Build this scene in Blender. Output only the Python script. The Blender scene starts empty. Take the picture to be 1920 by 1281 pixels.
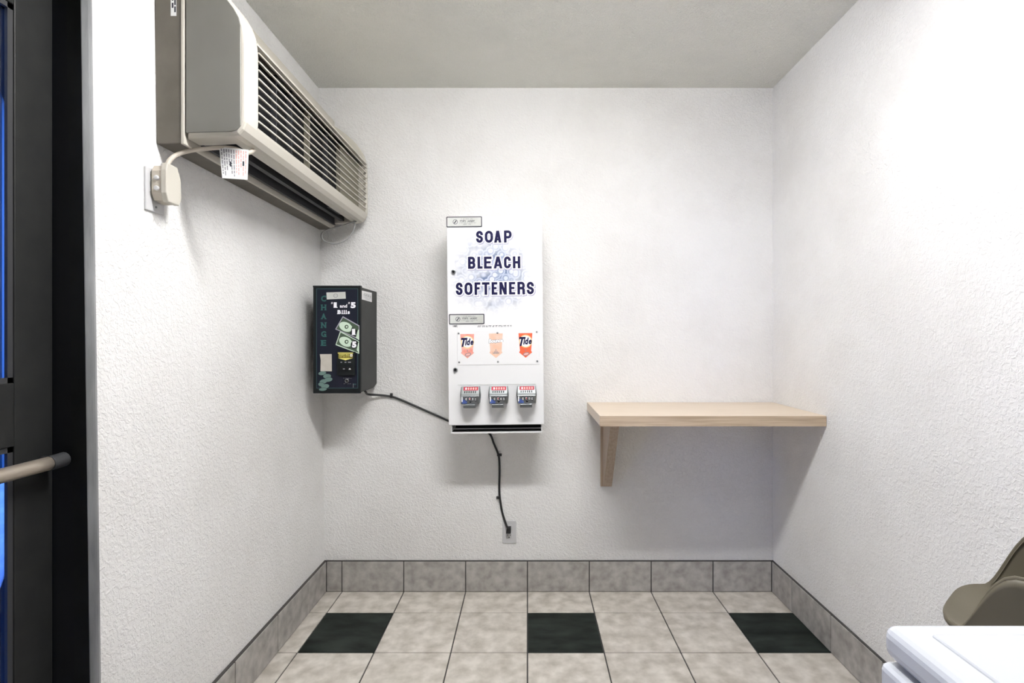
import bpy, bmesh, math, random
from mathutils import Vector, Matrix
random.seed(7)
PI = math.pi
sc = bpy.context.scene
COL = sc.collection

# ------------------------------------------------------------------ measures
F = 985.0            # focal length in pixels of the 1920 frame
VX, VY = 989.0, 637.0
EYE = 1.244
D = 2.60             # back wall
XR = 1.215           # right wall
H = 2.49
YB = -4.0            # wall behind
def xl(z): return -(1.002 + 0.0133 * z)      # the left wall leans out a little
def P(px, py, d):    # measured point on a plane d metres away from the viewer
    return Vector(((px - VX) * d / F, d, EYE + (VY - py) * d / F))

# ------------------------------------------------------------------ materials
def mat(name, col, rough=0.5, metal=0.0, spec=0.5, coat=0.0):
    m = bpy.data.materials.new(name); m.use_nodes = True
    b = m.node_tree.nodes['Principled BSDF']
    b.inputs['Base Color'].default_value = (*col, 1)
    b.inputs['Roughness'].default_value = rough
    b.inputs['Metallic'].default_value = metal
    b.inputs['Specular IOR Level'].default_value = spec
    b.inputs['Coat Weight'].default_value = coat
    return m
def nd(m, t, **kw):
    n = m.node_tree.nodes.new(t)
    for k, v in kw.items():
        if hasattr(n, k): setattr(n, k, v)
        else: n.inputs[k].default_value = v
    return n
def ln(m, a, b): m.node_tree.links.new(a, b)
def bsdf(m): return m.node_tree.nodes['Principled BSDF']
def ramp(m, stops):
    r = m.node_tree.nodes.new('ShaderNodeValToRGB')
    e = r.color_ramp.elements
    e[0].position, e[0].color = stops[0][0], (*stops[0][1], 1)
    e[1].position, e[1].color = stops[-1][0], (*stops[-1][1], 1)
    for p, c in stops[1:-1]:
        k = e.new(p); k.color = (*c, 1)
    return r
def coords(m, scale=(1, 1, 1)):
    t = nd(m, 'ShaderNodeTexCoord'); mp = nd(m, 'ShaderNodeMapping')
    mp.inputs['Scale'].default_value = scale
    ln(m, t.outputs['Object'], mp.inputs['Vector'])
    return mp.outputs['Vector']
def noisy(name, c1, c2, scale=8, rough=0.6, detail=6, stretch=(1, 1, 1), bump=0.0, bscale=200, spec=0.5, lo=.35, hi=.65):
    m = mat(name, c1, rough, spec=spec)
    v = coords(m, stretch)
    n = nd(m, 'ShaderNodeTexNoise'); n.inputs['Scale'].default_value = scale; n.inputs['Detail'].default_value = detail
    ln(m, v, n.inputs['Vector'])
    r = ramp(m, [(lo, c1), (hi, c2)])
    ln(m, n.outputs['Fac'], r.inputs['Fac']); ln(m, r.outputs['Color'], bsdf(m).inputs['Base Color'])
    if bump:
        n2 = nd(m, 'ShaderNodeTexNoise'); n2.inputs['Scale'].default_value = bscale; n2.inputs['Detail'].default_value = 4
        ln(m, v, n2.inputs['Vector'])
        b = nd(m, 'ShaderNodeBump'); b.inputs['Strength'].default_value = bump; b.inputs['Distance'].default_value = 0.002
        ln(m, n2.outputs['Fac'], b.inputs['Height']); ln(m, b.outputs['Normal'], bsdf(m).inputs['Normal'])
    return m

def plaster(name, c1, c2, bump, s1=75, dist=0.004, stretch=(1, 1, 1)):
    m = mat(name, c1, 0.75, spec=0.25)
    v = coords(m, stretch)
    big = nd(m, 'ShaderNodeTexNoise'); big.inputs['Scale'].default_value = 1.8; big.inputs['Detail'].default_value = 7
    big.inputs['Roughness'].default_value = .65
    ln(m, v, big.inputs['Vector'])
    r = ramp(m, [(0.36, c2), (0.58, c1)])
    ln(m, big.outputs['Fac'], r.inputs['Fac']); ln(m, r.outputs['Color'], bsdf(m).inputs['Base Color'])
    n = nd(m, 'ShaderNodeTexNoise'); n.inputs['Scale'].default_value = s1; n.inputs['Detail'].default_value = 3
    n.inputs['Distortion'].default_value = .8
    ln(m, v, n.inputs['Vector'])
    rr = ramp(m, [(0.42, (0, 0, 0)), (0.62, (1, 1, 1))])
    ln(m, n.outputs['Fac'], rr.inputs['Fac'])
    b = nd(m, 'ShaderNodeBump'); b.inputs['Strength'].default_value = bump; b.inputs['Distance'].default_value = dist
    ln(m, rr.outputs['Color'], b.inputs['Height']); ln(m, b.outputs['Normal'], bsdf(m).inputs['Normal'])
    return m

M = {}
M['wall'] = plaster('white_textured_plaster', (.80, .795, .785), (.735, .725, .71), .60, 85, .0026)
M['ceil'] = plaster('grey_white_popcorn_ceiling', (.86, .855, .80), (.80, .80, .75), .8, 150, .004)
M['tile'] = noisy('beige_stone_tile', (.41, .375, .325), (.68, .64, .585), 17, .45, 12, bump=.15, bscale=60, lo=.30, hi=.68)
M['darktile'] = noisy('dark_green_tile', (.007, .010, .008), (.026, .033, .029), 7, .45, 8, stretch=(1, 2.4, 1), spec=.12)
M['basetile'] = noisy('grey_brown_wall_tile', (.27, .254, .237), (.46, .442, .418), 24, .45, 9, bump=.12, bscale=60, lo=.3, hi=.68)
M['grout'] = mat('dark_grout', (.06, .058, .055), .9)
M['darkframe'] = noisy('dark_bronze_aluminium', (.014, .0145, .0145), (.019, .0195, .019), 20, .5, 4, spec=.25)
M['gapshade'] = mat('black_gap_shade', (.006, .006, .008), .7)
M['grey_edge'] = noisy('weathered_grey_metal', (.13, .133, .14), (.30, .305, .31), 14, .5, 6, stretch=(1, 1, .2), bump=.3, bscale=120)
M['cream'] = noisy('cream_plastic', (.50, .475, .415), (.54, .51, .45), 5, .42, 3)
M['sidetone'] = noisy('darker_side_tone', (.135, .13, .113), (.162, .158, .14), 5, .5, 3)
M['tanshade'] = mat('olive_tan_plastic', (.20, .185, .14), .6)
M['tan'] = noisy('tan_painted_metal', (.095, .084, .067), (.12, .106, .087), 16, .5, 7)
M['black'] = mat('flat_black', (.008, .008, .009), .75, spec=.2)
M['charcoal'] = mat('charcoal_plastic', (.03, .031, .034), .55)
M['white'] = mat('white_enamel', (.81, .81, .82), .32)
M['paper'] = mat('white_paper', (.80, .80, .80), .8)
M['ink'] = mat('dark_ink', (.035, .035, .05), .7)
M['greyink'] = mat('grey_ink', (.22, .22, .24), .7)
M['navy'] = mat('navy_ink', (.009, .008, .05), .6, spec=.15)
M['shadowink'] = mat('lavender_grey_ink', (.42, .41, .55), .6)
M['whiteink'] = mat('white_ink', (.88, .88, .92), .6)
M['redink'] = mat('faded_red_ink', (.62, .16, .12), .6)
M['pinkink'] = mat('faded_pink_ink', (.80, .42, .38), .6)
M['peach'] = noisy('faded_peach_ink', (.80, .50, .36), (.78, .58, .48), 40, .6, 3)
M['orange'] = mat('orange_ink', (.80, .13, .05), .6)
M['salmon'] = noisy('faded_salmon_ink', (.78, .25, .19), (.82, .42, .36), 35, .6, 3)
M['yelink'] = mat('pale_yellow_ink', (.85, .62, .30), .6)
M['silver'] = noisy('brushed_silver_sticker', (.50, .51, .48), (.66, .67, .66), 6, .35, 3)
M['chrome'] = mat('worn_chrome', (.33, .35, .36), .33, 1.0)
M['steel'] = mat('dull_steel', (.32, .33, .34), .4, 1.0)
M['redplastic'] = mat('red_plastic', (.45, .02, .05), .35)
M['blueplastic'] = mat('blue_label', (.06, .10, .30), .4)
M['navypanel'] = noisy('dark_navy_panel', (.004, .007, .016), (.008, .008, .019), 6, .5, 3, spec=.25)
M['machgrey'] = noisy('dark_grey_enamel', (.018, .0195, .019), (.026, .0275, .027), 9, .5, 3, spec=.3)
M['machblack'] = mat('black_enamel', (.004, .006, .007), .5, spec=.25)
M['teal'] = mat('teal_ink', (.010, .085, .078), .55)
M['tealline'] = mat('teal_line_ink', (.013, .05, .058), .55)
M['coinink'] = mat('grey_green_ink', (.12, .20, .18), .6)
M['palegreen'] = mat('pale_green_ink', (.55, .68, .55), .6)
M['billgreen'] = mat('dark_green_ink', (.05, .085, .05), .6)
M['billgrey'] = mat('grey_border_ink', (.36, .35, .42), .6)
M['yellow'] = mat('yellow_ink', (.75, .68, .18), .5)
M['olive_ink'] = mat('olive_ink', (.16, .13, .01), .5)
M['note'] = noisy('aged_paper', (.46, .43, .38), (.52, .49, .44), 30, .8, 4)
M['cord'] = mat('black_cord', (.010, .010, .011), .5)
M['creamcord'] = mat('cream_cord', (.52, .47, .40), .45)
M['greywire'] = mat('grey_wire', (.27, .27, .26), .45)
M['outlet'] = mat('white_plate_plastic', (.56, .56, .57), .35)
M['pushbar'] = mat('champagne_metal', (.40, .35, .29), .36, .55)
M['washer'] = mat('white_porcelain_enamel', (.56, .58, .62), .25, coat=.3)
M['olive'] = noisy('olive_moulded_plastic', (.115, .100, .068), (.135, .119, .083), 6, .5, 3)
M['metal_leg'] = mat('grey_metal_tube', (.35, .35, .34), .35, .9)
M['bluebackdrop'] = noisy('blue_backdrop_tone', (.008, .032, .042), (.006, .026, .035), 3, .6, 3)
M['paving'] = noisy('pale_concrete', (.20, .21, .22), (.28, .29, .30), 5, .85, 6)
M['fixture'] = mat('white_lamp_housing', (.8, .8, .8), .4)

def wood(name, c1, c2, axis):
    m = mat(name, c1, .42)
    s = {'x': (1.5, 40, 40), 'z': (40, 40, 1.5)}[axis]
    v = coords(m, s)
    n = nd(m, 'ShaderNodeTexNoise'); n.inputs['Scale'].default_value = 3; n.inputs['Detail'].default_value = 6
    ln(m, v, n.inputs['Vector'])
    r = ramp(m, [(.35, c2), (.6, c1)])
    ln(m, n.outputs['Fac'], r.inputs['Fac']); ln(m, r.outputs['Color'], bsdf(m).inputs['Base Color'])
    return m
M['wood'] = wood('pale_oak_laminate', (.68, .575, .46), (.61, .50, .39), 'x')
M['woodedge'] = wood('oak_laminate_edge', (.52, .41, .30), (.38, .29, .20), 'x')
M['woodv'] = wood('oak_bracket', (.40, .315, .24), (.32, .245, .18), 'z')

def glass():
    m = bpy.data.materials.new('clear_glass'); m.use_nodes = True
    nt = m.node_tree; nt.nodes.clear()
    o = nt.nodes.new('ShaderNodeOutputMaterial'); mx = nt.nodes.new('ShaderNodeMixShader')
    t = nt.nodes.new('ShaderNodeBsdfTransparent'); g = nt.nodes.new('ShaderNodeBsdfGlossy')
    g.inputs['Roughness'].default_value = .02; t.inputs['Color'].default_value = (.9, .93, .95, 1)
    f = nt.nodes.new('ShaderNodeFresnel'); f.inputs['IOR'].default_value = 1.35
    nt.links.new(f.outputs[0], mx.inputs[0]); nt.links.new(t.outputs[0], mx.inputs[1]); nt.links.new(g.outputs[0], mx.inputs[2])
    nt.links.new(mx.outputs[0], o.inputs[0])
    return m
M['glass'] = glass()
def lampmat(strength):
    m = bpy.data.materials.new('lit_lamp_diffuser'); m.use_nodes = True
    b = bsdf(m); b.inputs['Base Color'].default_value = (.9, .9, .9, 1)
    b.inputs['Emission Color'].default_value = (1.0, .99, .985, 1); b.inputs['Emission Strength'].default_value = strength
    return m
M['lamp'] = lampmat(72.0)

# ------------------------------------------------------------------ builders
class B:
    """a bmesh with several materials"""
    def __init__(s): s.bm = bmesh.new(); s.mats = []
    def mi(s, m):
        m = M[m]
        if m not in s.mats: s.mats.append(m)
        return s.mats.index(m)
    def face(s, pts, m):
        f = s.bm.faces.new([s.bm.verts.new(p) for p in pts]); f.material_index = s.mi(m); return f
    def box(s, x0, x1, y0, y1, z0, z1, m, bev=0, seg=2):
        t = bmesh.new(); bmesh.ops.create_cube(t, size=1)
        for v in t.verts:
            v.co = Vector((x0 + (v.co.x + .5) * (x1 - x0), y0 + (v.co.y + .5) * (y1 - y0), z0 + (v.co.z + .5) * (z1 - z0)))
        if bev: bmesh.ops.bevel(t, geom=t.edges[:], offset=bev, segments=seg, profile=.5, affect='EDGES')
        s.merge(t, m, smooth=False); return s
    def merge(s, t, m, smooth=False, xf=None):
        k = s.mi(m); mp = {}
        for v in t.verts: mp[v] = s.bm.verts.new(xf @ v.co if xf else v.co)
        for f in t.faces:
            try:
                g = s.bm.faces.new([mp[v] for v in f.verts]); g.material_index = k; g.smooth = smooth
            except ValueError: pass
        t.free()
    def prism(s, poly, axis, a, b, m, bev=0, seg=3):
        """poly in the two other axes, extruded along axis from a to b"""
        def mk(u, v, w):
            return {'x': Vector((w, u, v)), 'y': Vector((u, w, v)), 'z': Vector((u, v, w))}[axis]
        t = bmesh.new()
        lo = [t.verts.new(mk(u, v, a)) for u, v in poly]; hi = [t.verts.new(mk(u, v, b)) for u, v in poly]
        n = len(poly)
        fa = t.faces.new(lo); fb = t.faces.new(hi[::-1])
        for i in range(n): t.faces.new([lo[i], hi[i], hi[(i + 1) % n], lo[(i + 1) % n]])
        bmesh.ops.recalc_face_normals(t, faces=t.faces[:])
        if bev:
            es = [e for e in t.edges if (e.verts[0] in lo and e.verts[1] in lo) or (e.verts[0] in hi and e.verts[1] in hi)]
            bmesh.ops.bevel(t, geom=es, offset=bev, segments=seg, profile=.5, affect='EDGES')
        s.merge(t, m); return s
    def cyl(s, c, r, h, axis, m, n=24, r2=None, bev=0):
        t = bmesh.new(); bmesh.ops.create_cone(t, cap_ends=True, segments=n, radius1=r, radius2=r if r2 is None else r2, depth=h)
        if bev:
            es = [e for e in t.edges if abs(abs(e.verts[0].co.z) - h / 2) < 1e-6 and abs(e.verts[0].co.z - e.verts[1].co.z) < 1e-6]
            bmesh.ops.bevel(t, geom=es, offset=bev, segments=2, profile=.5, affect='EDGES')
        R = {'x': Matrix.Rotation(PI / 2, 4, 'Y'), 'y': Matrix.Rotation(PI / 2, 4, 'X'), 'z': Matrix.Identity(4)}[axis]
        s.merge(t, m, True, Matrix.Translation(c) @ R); return s
    def tube(s, pts, r, m, n=12, res=10, flat=None):
        """smooth tube through the points (Catmull-Rom)"""
        P_ = [Vector(p) for p in pts]; Q = []
        E = [2 * P_[0] - P_[1]] + P_ + [2 * P_[-1] - P_[-2]]
        for i in range(1, len(E) - 2):
            for k in range(res):
                t = k / res; a, b, c, d = E[i - 1], E[i], E[i + 1], E[i + 2]
                Q.append(.5 * ((2 * b) + (c - a) * t + (2 * a - 5 * b + 4 * c - d) * t * t + (3 * b - a - 3 * c + d) * t ** 3))
        Q.append(P_[-1])
        k = s.mi(m); prev = None; nrm = None; first = None
        for i, q in enumerate(Q):
            tg = (Q[min(i + 1, len(Q) - 1)] - Q[max(i - 1, 0)]).normalized()
            if nrm is None: nrm = tg.orthogonal().normalized()
            nrm = (nrm - tg * nrm.dot(tg)).normalized(); bn = tg.cross(nrm)
            ring = [s.bm.verts.new(q + (nrm * math.cos(2 * PI * j / n) + bn * math.sin(2 * PI * j / n)) * r) for j in range(n)]
            if prev:
                for j in range(n):
                    f = s.bm.faces.new([prev[j], prev[(j + 1) % n], ring[(j + 1) % n], ring[j]]); f.material_index = k; f.smooth = True
            else: first = ring
            prev = ring
        for rg in (first[::-1], prev):
            f = s.bm.faces.new(rg); f.material_index = k
        return s

def root_of(o):
    while o.parent: o = o.parent
    return o
def build(name, b, parent=None, smooth_angle=None):
    me = bpy.data.meshes.new(name)
    bmesh.ops.recalc_face_normals(b.bm, faces=b.bm.faces[:]) if smooth_angle != 'keep' else None
    b.bm.to_mesh(me); b.bm.free()
    for m in b.mats: me.materials.append(m)
    if parent is not None:
        me.transform(Matrix.Translation(-root_of(parent).location))
    o = bpy.data.objects.new(name, me); COL.objects.link(o)
    if parent is not None: o.parent = parent
    return o
def tag(o, label, cat, group=None):
    o['label'] = label; o['category'] = cat
    if group: o['group'] = group
    return o
def thing(name, loc, label, cat, group=None):
    o = bpy.data.objects.new(name, None); o.location = loc; o.empty_display_size = .1
    COL.objects.link(o); return tag(o, label, cat, group)
def struct(name, b, parent=None):
    o = build(name, b, parent)
    if parent is None: o['kind'] = 'structure'
    return o
def bevel(o, w, seg=2, ang=35):
    md = o.modifiers.new('bevel', 'BEVEL'); md.width = w; md.segments = seg; md.limit_method = 'ANGLE'; md.angle_limit = math.radians(ang)

_tcache = {}
def text_polys(s, bold=0.0, shear=0.0):
    """flat triangulated letters, normalised: height of a capital = 1, start at x=0"""
    key = (s, bold, shear)
    if key in _tcache: return _tcache[key]
    c = bpy.data.curves.new('tmp', 'FONT'); c.body = s; c.offset = bold; c.shear = shear; c.resolution_u = 4
    o = bpy.data.objects.new('tmp', c); COL.objects.link(o)
    dg = bpy.context.evaluated_depsgraph_get(); dg.update()
    me = bpy.data.meshes.new_from_object(o.evaluated_get(dg))
    vs = [v.co.copy() for v in me.vertices]; fs = [tuple(p.vertices) for p in me.polygons]
    bpy.data.objects.remove(o); bpy.data.curves.remove(c); bpy.data.meshes.remove(me)
    _tcache[key] = (vs, fs); return _tcache[key]
def put_text(b, s, frame, u0, u1, v0, v1, m, lift=.0006, bold=0.0, shear=0.0, ref=None, rot=0.0):
    """fit the letters of s into the box u0..u1, v0..v1 of a frame (origin, U, V, N)"""
    vs, fs = text_polys(s, bold, shear)
    rv = text_polys(s, ref, shear)[0] if ref is not None else vs
    ax, bx = min(v.x for v in rv), max(v.x for v in rv); ay, by = min(v.y for v in rv), max(v.y for v in rv)
    O, U, V, N = frame; k = b.mi(m); L = []
    cu, cv = (u0 + u1) / 2, (v0 + v1) / 2
    for v in vs:
        u = u0 + (v.x - ax) / (bx - ax) * (u1 - u0); w = v0 + (v.y - ay) / (by - ay) * (v1 - v0)
        if rot:
            du, dw = u - cu, w - cv; u = cu + du * math.cos(rot) - dw * math.sin(rot); w = cv + du * math.sin(rot) + dw * math.cos(rot)
        L.append(b.bm.verts.new(O + U * u + V * w + N * lift))
    for f in fs:
        try:
            g = b.bm.faces.new([L[i] for i in f]); g.material_index = k
        except ValueError: pass
def put_letters(b, letters, frame, conv, y0, y1, m, lift, bold, ref=None, du=0, dv=0):
    """letters: (character, left, right) measured on the panel"""
    for ch, x0, x1 in letters:
        a = conv(x0, y1); c = conv(x1, y0)
        put_text(b, ch, frame, a[0] + du, c[0] + du, a[1] + dv, c[1] + dv, m, lift, bold, ref=bold if ref is None else ref)
def flat(b, frame, pts, m, lift=.0004):
    O, U, V, N = frame
    return b.face([O + U * u + V * v + N * lift for u, v in pts], m)
def rect(u0, u1, v0, v1): return [(u0, v0), (u1, v0), (u1, v1), (u0, v1)]
def rrect(u0, u1, v0, v1, r, n=5):
    out = []
    for cx, cy, a0 in ((u1 - r, v0 + r, -90), (u1 - r, v1 - r, 0), (u0 + r, v1 - r, 90), (u0 + r, v0 + r, 180)):
        for i in range(n + 1):
            a = math.radians(a0 + 90 * i / n); out.append((cx + r * math.cos(a), cy + r * math.sin(a)))
    return out
def ell(cu, cv, ru, rv, rot=0, n=22):
    out = []
    for i in range(n):
        a = 2 * PI * i / n; u, v = ru * math.cos(a), rv * math.sin(a)
        out.append((cu + u * math.cos(rot) - v * math.sin(rot), cv + u * math.sin(rot) + v * math.cos(rot)))
    return out
def words_line(b, frame, u0, u1, v, h, m, lift, seed, gap=.35):
    """a line of print too small to read: tiny letter strokes grouped into words"""
    rnd = random.Random(seed); u = u0
    while u < u1:
        for _ in range(rnd.randint(2, 7)):
            w = h * rnd.uniform(.45, .75)
            if u + w > u1: break
            k = rnd.randint(0, 3)
            if k == 0: flat(b, frame, rect(u, u + w * .3, v, v + h), m, lift); flat(b, frame, rect(u + w * .3, u + w * .8, v + h * .75, v + h), m, lift)
            elif k == 1: flat(b, frame, rect(u, u + w * .8, v, v + h * .3), m, lift); flat(b, frame, rect(u + w * .5, u + w * .8, v + h * .3, v + h), m, lift)
            elif k == 2: flat(b, frame, rect(u, u + w * .28, v, v + h), m, lift); flat(b, frame, rect(u + w * .55, u + w * .83, v, v + h), m, lift)
            else: flat(b, frame, rect(u + w * .25, u + w * .55, v, v + h), m, lift); flat(b, frame, rect(u, u + w * .8, v + h * .78, v + h), m, lift)
            u += w
        u += h * (.5 + gap)

X1, Y1, Z1 = Vector((1, 0, 0)), Vector((0, 1, 0)), Vector((0, 0, 1))

# ================================================================== the setting
T = .305; G = .0026      # tile pitch and half a grout joint
YL = 2.393               # a grout line across the room
b = B()
b.face([(-1.3, YB - .1, -.004), (XR + .1, YB - .1, -.004), (XR + .1, D + .1, -.004), (-1.3, D + .1, -.004)], 'grout')
for i in range(-5, 5):
    for j in range(-22, 2):
        x0, x1 = i * T + G, (i + 1) * T - G; y0, y1 = YL + j * T + G, YL + (j + 1) * T - G
        x0, x1, y0, y1 = max(x0, -1.13), min(x1, XR), max(y0, YB), min(y1, D)
        if x1 - x0 < .01 or y1 - y0 < .01: continue
        dark = (i % 3 == 0) and (j % 3 == 2)
        b.box(x0, x1, y0, y1, -.02, 0, 'darktile' if dark else 'tile', .0012, 1)
struct('floor', b)

b = B(); b.box(-1.3, XR + .12, YB - .1, D + .12, H, H + .1, 'ceil'); struct('ceiling', b)
b = B(); b.box(-1.25, XR + .12, D, D + .12, -.02, H, 'wall'); struct('wall_back', b)
b = B(); b.box(XR, XR + .12, YB - .1, D, -.02, H, 'wall'); struct('wall_right', b)

YJ = 1.2355; YJ2 = .285; ZD = 2.13    # door opening in the left wall
def leftwall(b, y0, y1, z0, z1, m='wall', t=.17, off=0.0, bulge=0):
    vs = [(xl(z) - o - off, y, z) for o in (0, t) for z in (z0, z1) for y in (y0, y1)]
    v = [b.bm.verts.new(p) for p in vs]
    for q in ((0, 1, 3, 2), (4, 6, 7, 5), (0, 2, 6, 4), (1, 5, 7, 3), (0, 4, 5, 1), (2, 3, 7, 6)):
        f = b.bm.faces.new([v[i] for i in q]); f.material_index = b.mi(m)
b = B(); leftwall(b, YJ, D, -.02, H); leftwall(b, YJ2, YJ, ZD, H); leftwall(b, YB, YJ2, -.02, H)
struct('wall_left', b)
# plain wall behind the viewer
b = B(); b.box(-1.25, XR, YB - .12, YB, -.02, H, 'wall'); struct('wall_front', b)

# tiled skirting: half-height wall tiles in line with the floor joints
ZB = .1485; TB = .011
def skirting_back():
    b = B(); b.box(xl(0), XR, D - TB + .003, D, 0, ZB + .004, 'grout')
    xs = [xl(.07) + TB] + [i * T for i in range(-3, 4)] + [XR - TB]
    for i in range(len(xs) - 1):
        b.box(xs[i] + G, xs[i + 1] - G, D - TB, D - .001, G, ZB, 'basetile', .001, 1)
    return b
struct('baseboard_back', skirting_back())
def skirting_side(left):
    b = B(); ys = [D - TB]; y = YL
    end = YJ + .002 if left else YB
    while y > end: ys.append(y); y -= T
    ys.append(end)
    for i in range(len(ys) - 1):
        y1, y0 = ys[i] - G, ys[i + 1] + G
        if left:
            x = xl(0); b.box(x, x + TB, y0, y1, G, ZB, 'basetile', .001, 1)
        else: b.box(XR - TB, XR, y0, y1, G, ZB, 'basetile', .001, 1)
    if left: b.box(xl(0) - .002, xl(0) + TB - .003, end, D, 0, ZB + .004, 'grout')
    else: b.box(XR - TB + .003, XR, end, D, 0, ZB + .004, 'grout')
    return b
struct('baseboard_left', skirting_side(True)); struct('baseboard_right', skirting_side(False))

# weathered metal edge of the opening, then the dark door frame
def lean_prism(b, poly, z0, z1, m):
    lo = [b.bm.verts.new((xl(z0) - o, y, z0)) for o, y in poly]; hi = [b.bm.verts.new((xl(z1) - o, y, z1)) for o, y in poly]
    k = b.mi(m); n = len(poly)
    for f in [lo, hi[::-1]] + [[lo[i], hi[i], hi[(i + 1) % n], lo[(i + 1) % n]] for i in range(n)]:
        b.bm.faces.new(f).material_index = k
b = B()
lean_prism(b, [(-.0015, YJ + .004), (-.0015, YJ - .001), (.0015, YJ - .004), (.0105, YJ - .0105), (.0125, YJ - .011), (.0125, YJ + .004)], 0, ZD, 'grey_edge')
struct('trim_1', b)
b = B()
lean_prism(b, [(.013, YJ - .005), (.0515, YJ - .005), (.0515, YJ), (.013, YJ)], 0, ZD, 'darkframe')
lean_prism(b, [(.0515, YJ - .0005), (.16, YJ - .0005), (.16, YJ), (.0515, YJ)], 0, ZD, 'gapshade')  # black strip that paints in the shadow of the gap beside the door
lean_prism(b, [(.013, YJ2), (.16, YJ2), (.16, YJ2 + .004), (.013, YJ2 + .004)], 0, ZD, 'darkframe')
lean_prism(b, [(.013, YJ2 + .004), (.16, YJ2 + .004), (.16, YJ - .005), (.013, YJ - .005)], ZD - .05, ZD, 'darkframe')
struct('trim_2', b)

# the glazed door, closed, seen at the left edge
XD = -1.113
b = B()
ys, ye = YJ - .004, YJ2 + .006
S = .092
b.box(XD - .010, XD, ys - S, ys, .01, ZD - .055, 'darkframe', .002); b.box(XD - .045, XD - .009, ys - S + .055, ys, .01, ZD - .055, 'darkframe', .002)
b.box(XD - .010, XD, ye, ye + S, .01, ZD - .055, 'darkframe', .002); b.box(XD - .045, XD - .009, ye, ye + S - .055, .01, ZD - .055, 'darkframe', .002)
b.box(XD - .045, XD, ye + S, ys - S, .01, .26, 'darkframe', .002)
b.box(XD - .045, XD, ye + S, ys - S, 1.012, 1.150, 'darkframe', .002)
b.box(XD - .045, XD, ye + S, ys - S, ZD - .16, ZD - .055, 'darkframe', .002)
for z0, z1 in ((.26, 1.012), (1.150, ZD - .16)):
    a, c = ye + S, ys - S
    b.box(XD - .010, XD - .003, c - .012, c, z0, z1, 'charcoal'); b.box(XD - .010, XD - .003, a, a + .012, z0, z1, 'charcoal')
    b.box(XD - .010, XD - .003, a, c, z0, z0 + .012, 'charcoal'); b.box(XD - .010, XD - .003, a, c, z1 - .012, z1, 'charcoal')
door = struct('door_1', b)
b = B(); b.box(XD - .014, XD - .0085, ye + S - .003, ys - S + .003, .258, 1.014, 'glass'); build('lower_pane', b, door)
b = B(); b.box(XD - .014, XD - .0085, ye + S - .003, ys - S + .003, 1.148, ZD - .158, 'glass'); build('upper_pane', b, door)
b = B()
xb = XD + .038; zb = .966
b.tube([(xb, 1.182, zb), (xb, .75, zb - .002), (xb, ye + .05, zb)], .0155, 'pushbar', 16)
pb = build('push_bar', b, door)
b = B()
b.tube([(xb, 1.218, zb + .001), (xb, 1.20, zb), (xb, 1.178, zb)], .0168, 'charcoal', 16)
b.cyl(Vector((XD + .02, 1.205, zb)), .011, .042, 'x', 'charcoal'); b.cyl(Vector((XD + .02, ye + .06, zb)), .011, .042, 'x', 'charcoal')
build('bar_end', b, pb)

# outdoors beyond the door: pavement and an added wall that gives the glass its blue
b = B(); b.box(-9, -1.26, -9, 9, -.12, -.03, 'paving'); struct('ground_outside', b)
b = B()
for k in range(60): b.box(-5.2 - .03 * (k % 2), -5.0 - .03 * (k % 2), -3 + k * .2, -2.8 + k * .2, -.03, 5.2, 'bluebackdrop')
struct('backdrop_outside', b)

# ================================================================== ceiling lamp (above the view)
LX, LY = .07, 1.12
lt = thing('ceiling_light', (LX, LY, H), 'long white fluorescent ceiling light running across the room', 'light')
b = B(); b.box(LX - .46, LX + .46, LY - .07, LY + .07, H - .03, H, 'fixture', .004); build('housing', b, lt)
b = B(); b.box(LX - .44, LX + .44, LY - .065, LY + .065, H - .062, H - .03, 'lamp', .008, 3); build('diffuser', b, lt)

# ================================================================== air conditioner
Y0, Y2 = 1.451, 2.556; XF = -.776; XS = -.951
ac = thing('air_conditioner', (-.98, 2.0, 1.785), 'cream wall air conditioner with long louvred front high on the left wall', 'air conditioner')
b = B()
zs0, zs1 = 1.785, 2.31
pol = [(xl(zs0) , zs0), (XS, zs0), (XS, zs1), (xl(zs1), zs1)]
b.prism(pol, 'y', Y0, 2.585, 'tan'); sl = build('wall_sleeve', b, ac); bevel(sl, .003)
b = B(); b.box(XS - .004, XS + .005, Y0 - .004, 2.578, zs0 - .002, zs1 + .004, 'cream', .002); build('flange', b, ac)
fr = (Vector((-.985, Y0 - .0006, 2.13)), X1, Z1, -Y1)
b = B(); flat(b, fr, rect(.0, .016, .008, .17), 'paper', 0)
for k in range(7):
    flat(b, fr, rect(.003, .008, .03 + k * .02, .044 + k * .02), 'ink', .0004)
    flat(b, fr, rect(.010, .0145, .018 + k * .02, .034 + k * .02), 'ink', .0004)
build('sticker', b, sl)
# end caps with their rounded shoulder
arc = [(-.7785, 2.090), (-.7835, 2.115), (-.793, 2.140), (-.8075, 2.165), (-.827, 2.190), (-.852, 2.216), (-.880, 2.240), (-.910, 2.262), (-.943, 2.284)]
prof = [(-.943, 1.802), (-.815, 1.8085), (-.798, 1.8126), (-.786, 1.826), (-.778, 1.846), (XF, 1.87), (XF, 2.06)] + arc
def cap_shell(y0, y1, outer, bev):
    b = B(); b.prism(prof, 'y', y0, y1, 'cream', bev, 4); return b
c1 = build('end_cap', cap_shell(Y0, Y0 + .072, 0, .012), ac)
b = B()
ctr = Vector((-.86, 2.03))
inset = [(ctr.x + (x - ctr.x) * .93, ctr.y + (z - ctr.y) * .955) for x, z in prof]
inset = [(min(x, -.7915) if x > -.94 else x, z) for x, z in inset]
b.prism([(-.9425, 1.815)] + inset[1:-1] + [(-.9425, 2.262)], 'y', Y0 - .0022, Y0 + .004, 'sidetone', .0012, 1)  # near end face, a darker tone than the cream cap
build('side_panel', b, c1)['label'] = 'darker side panel'
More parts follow.
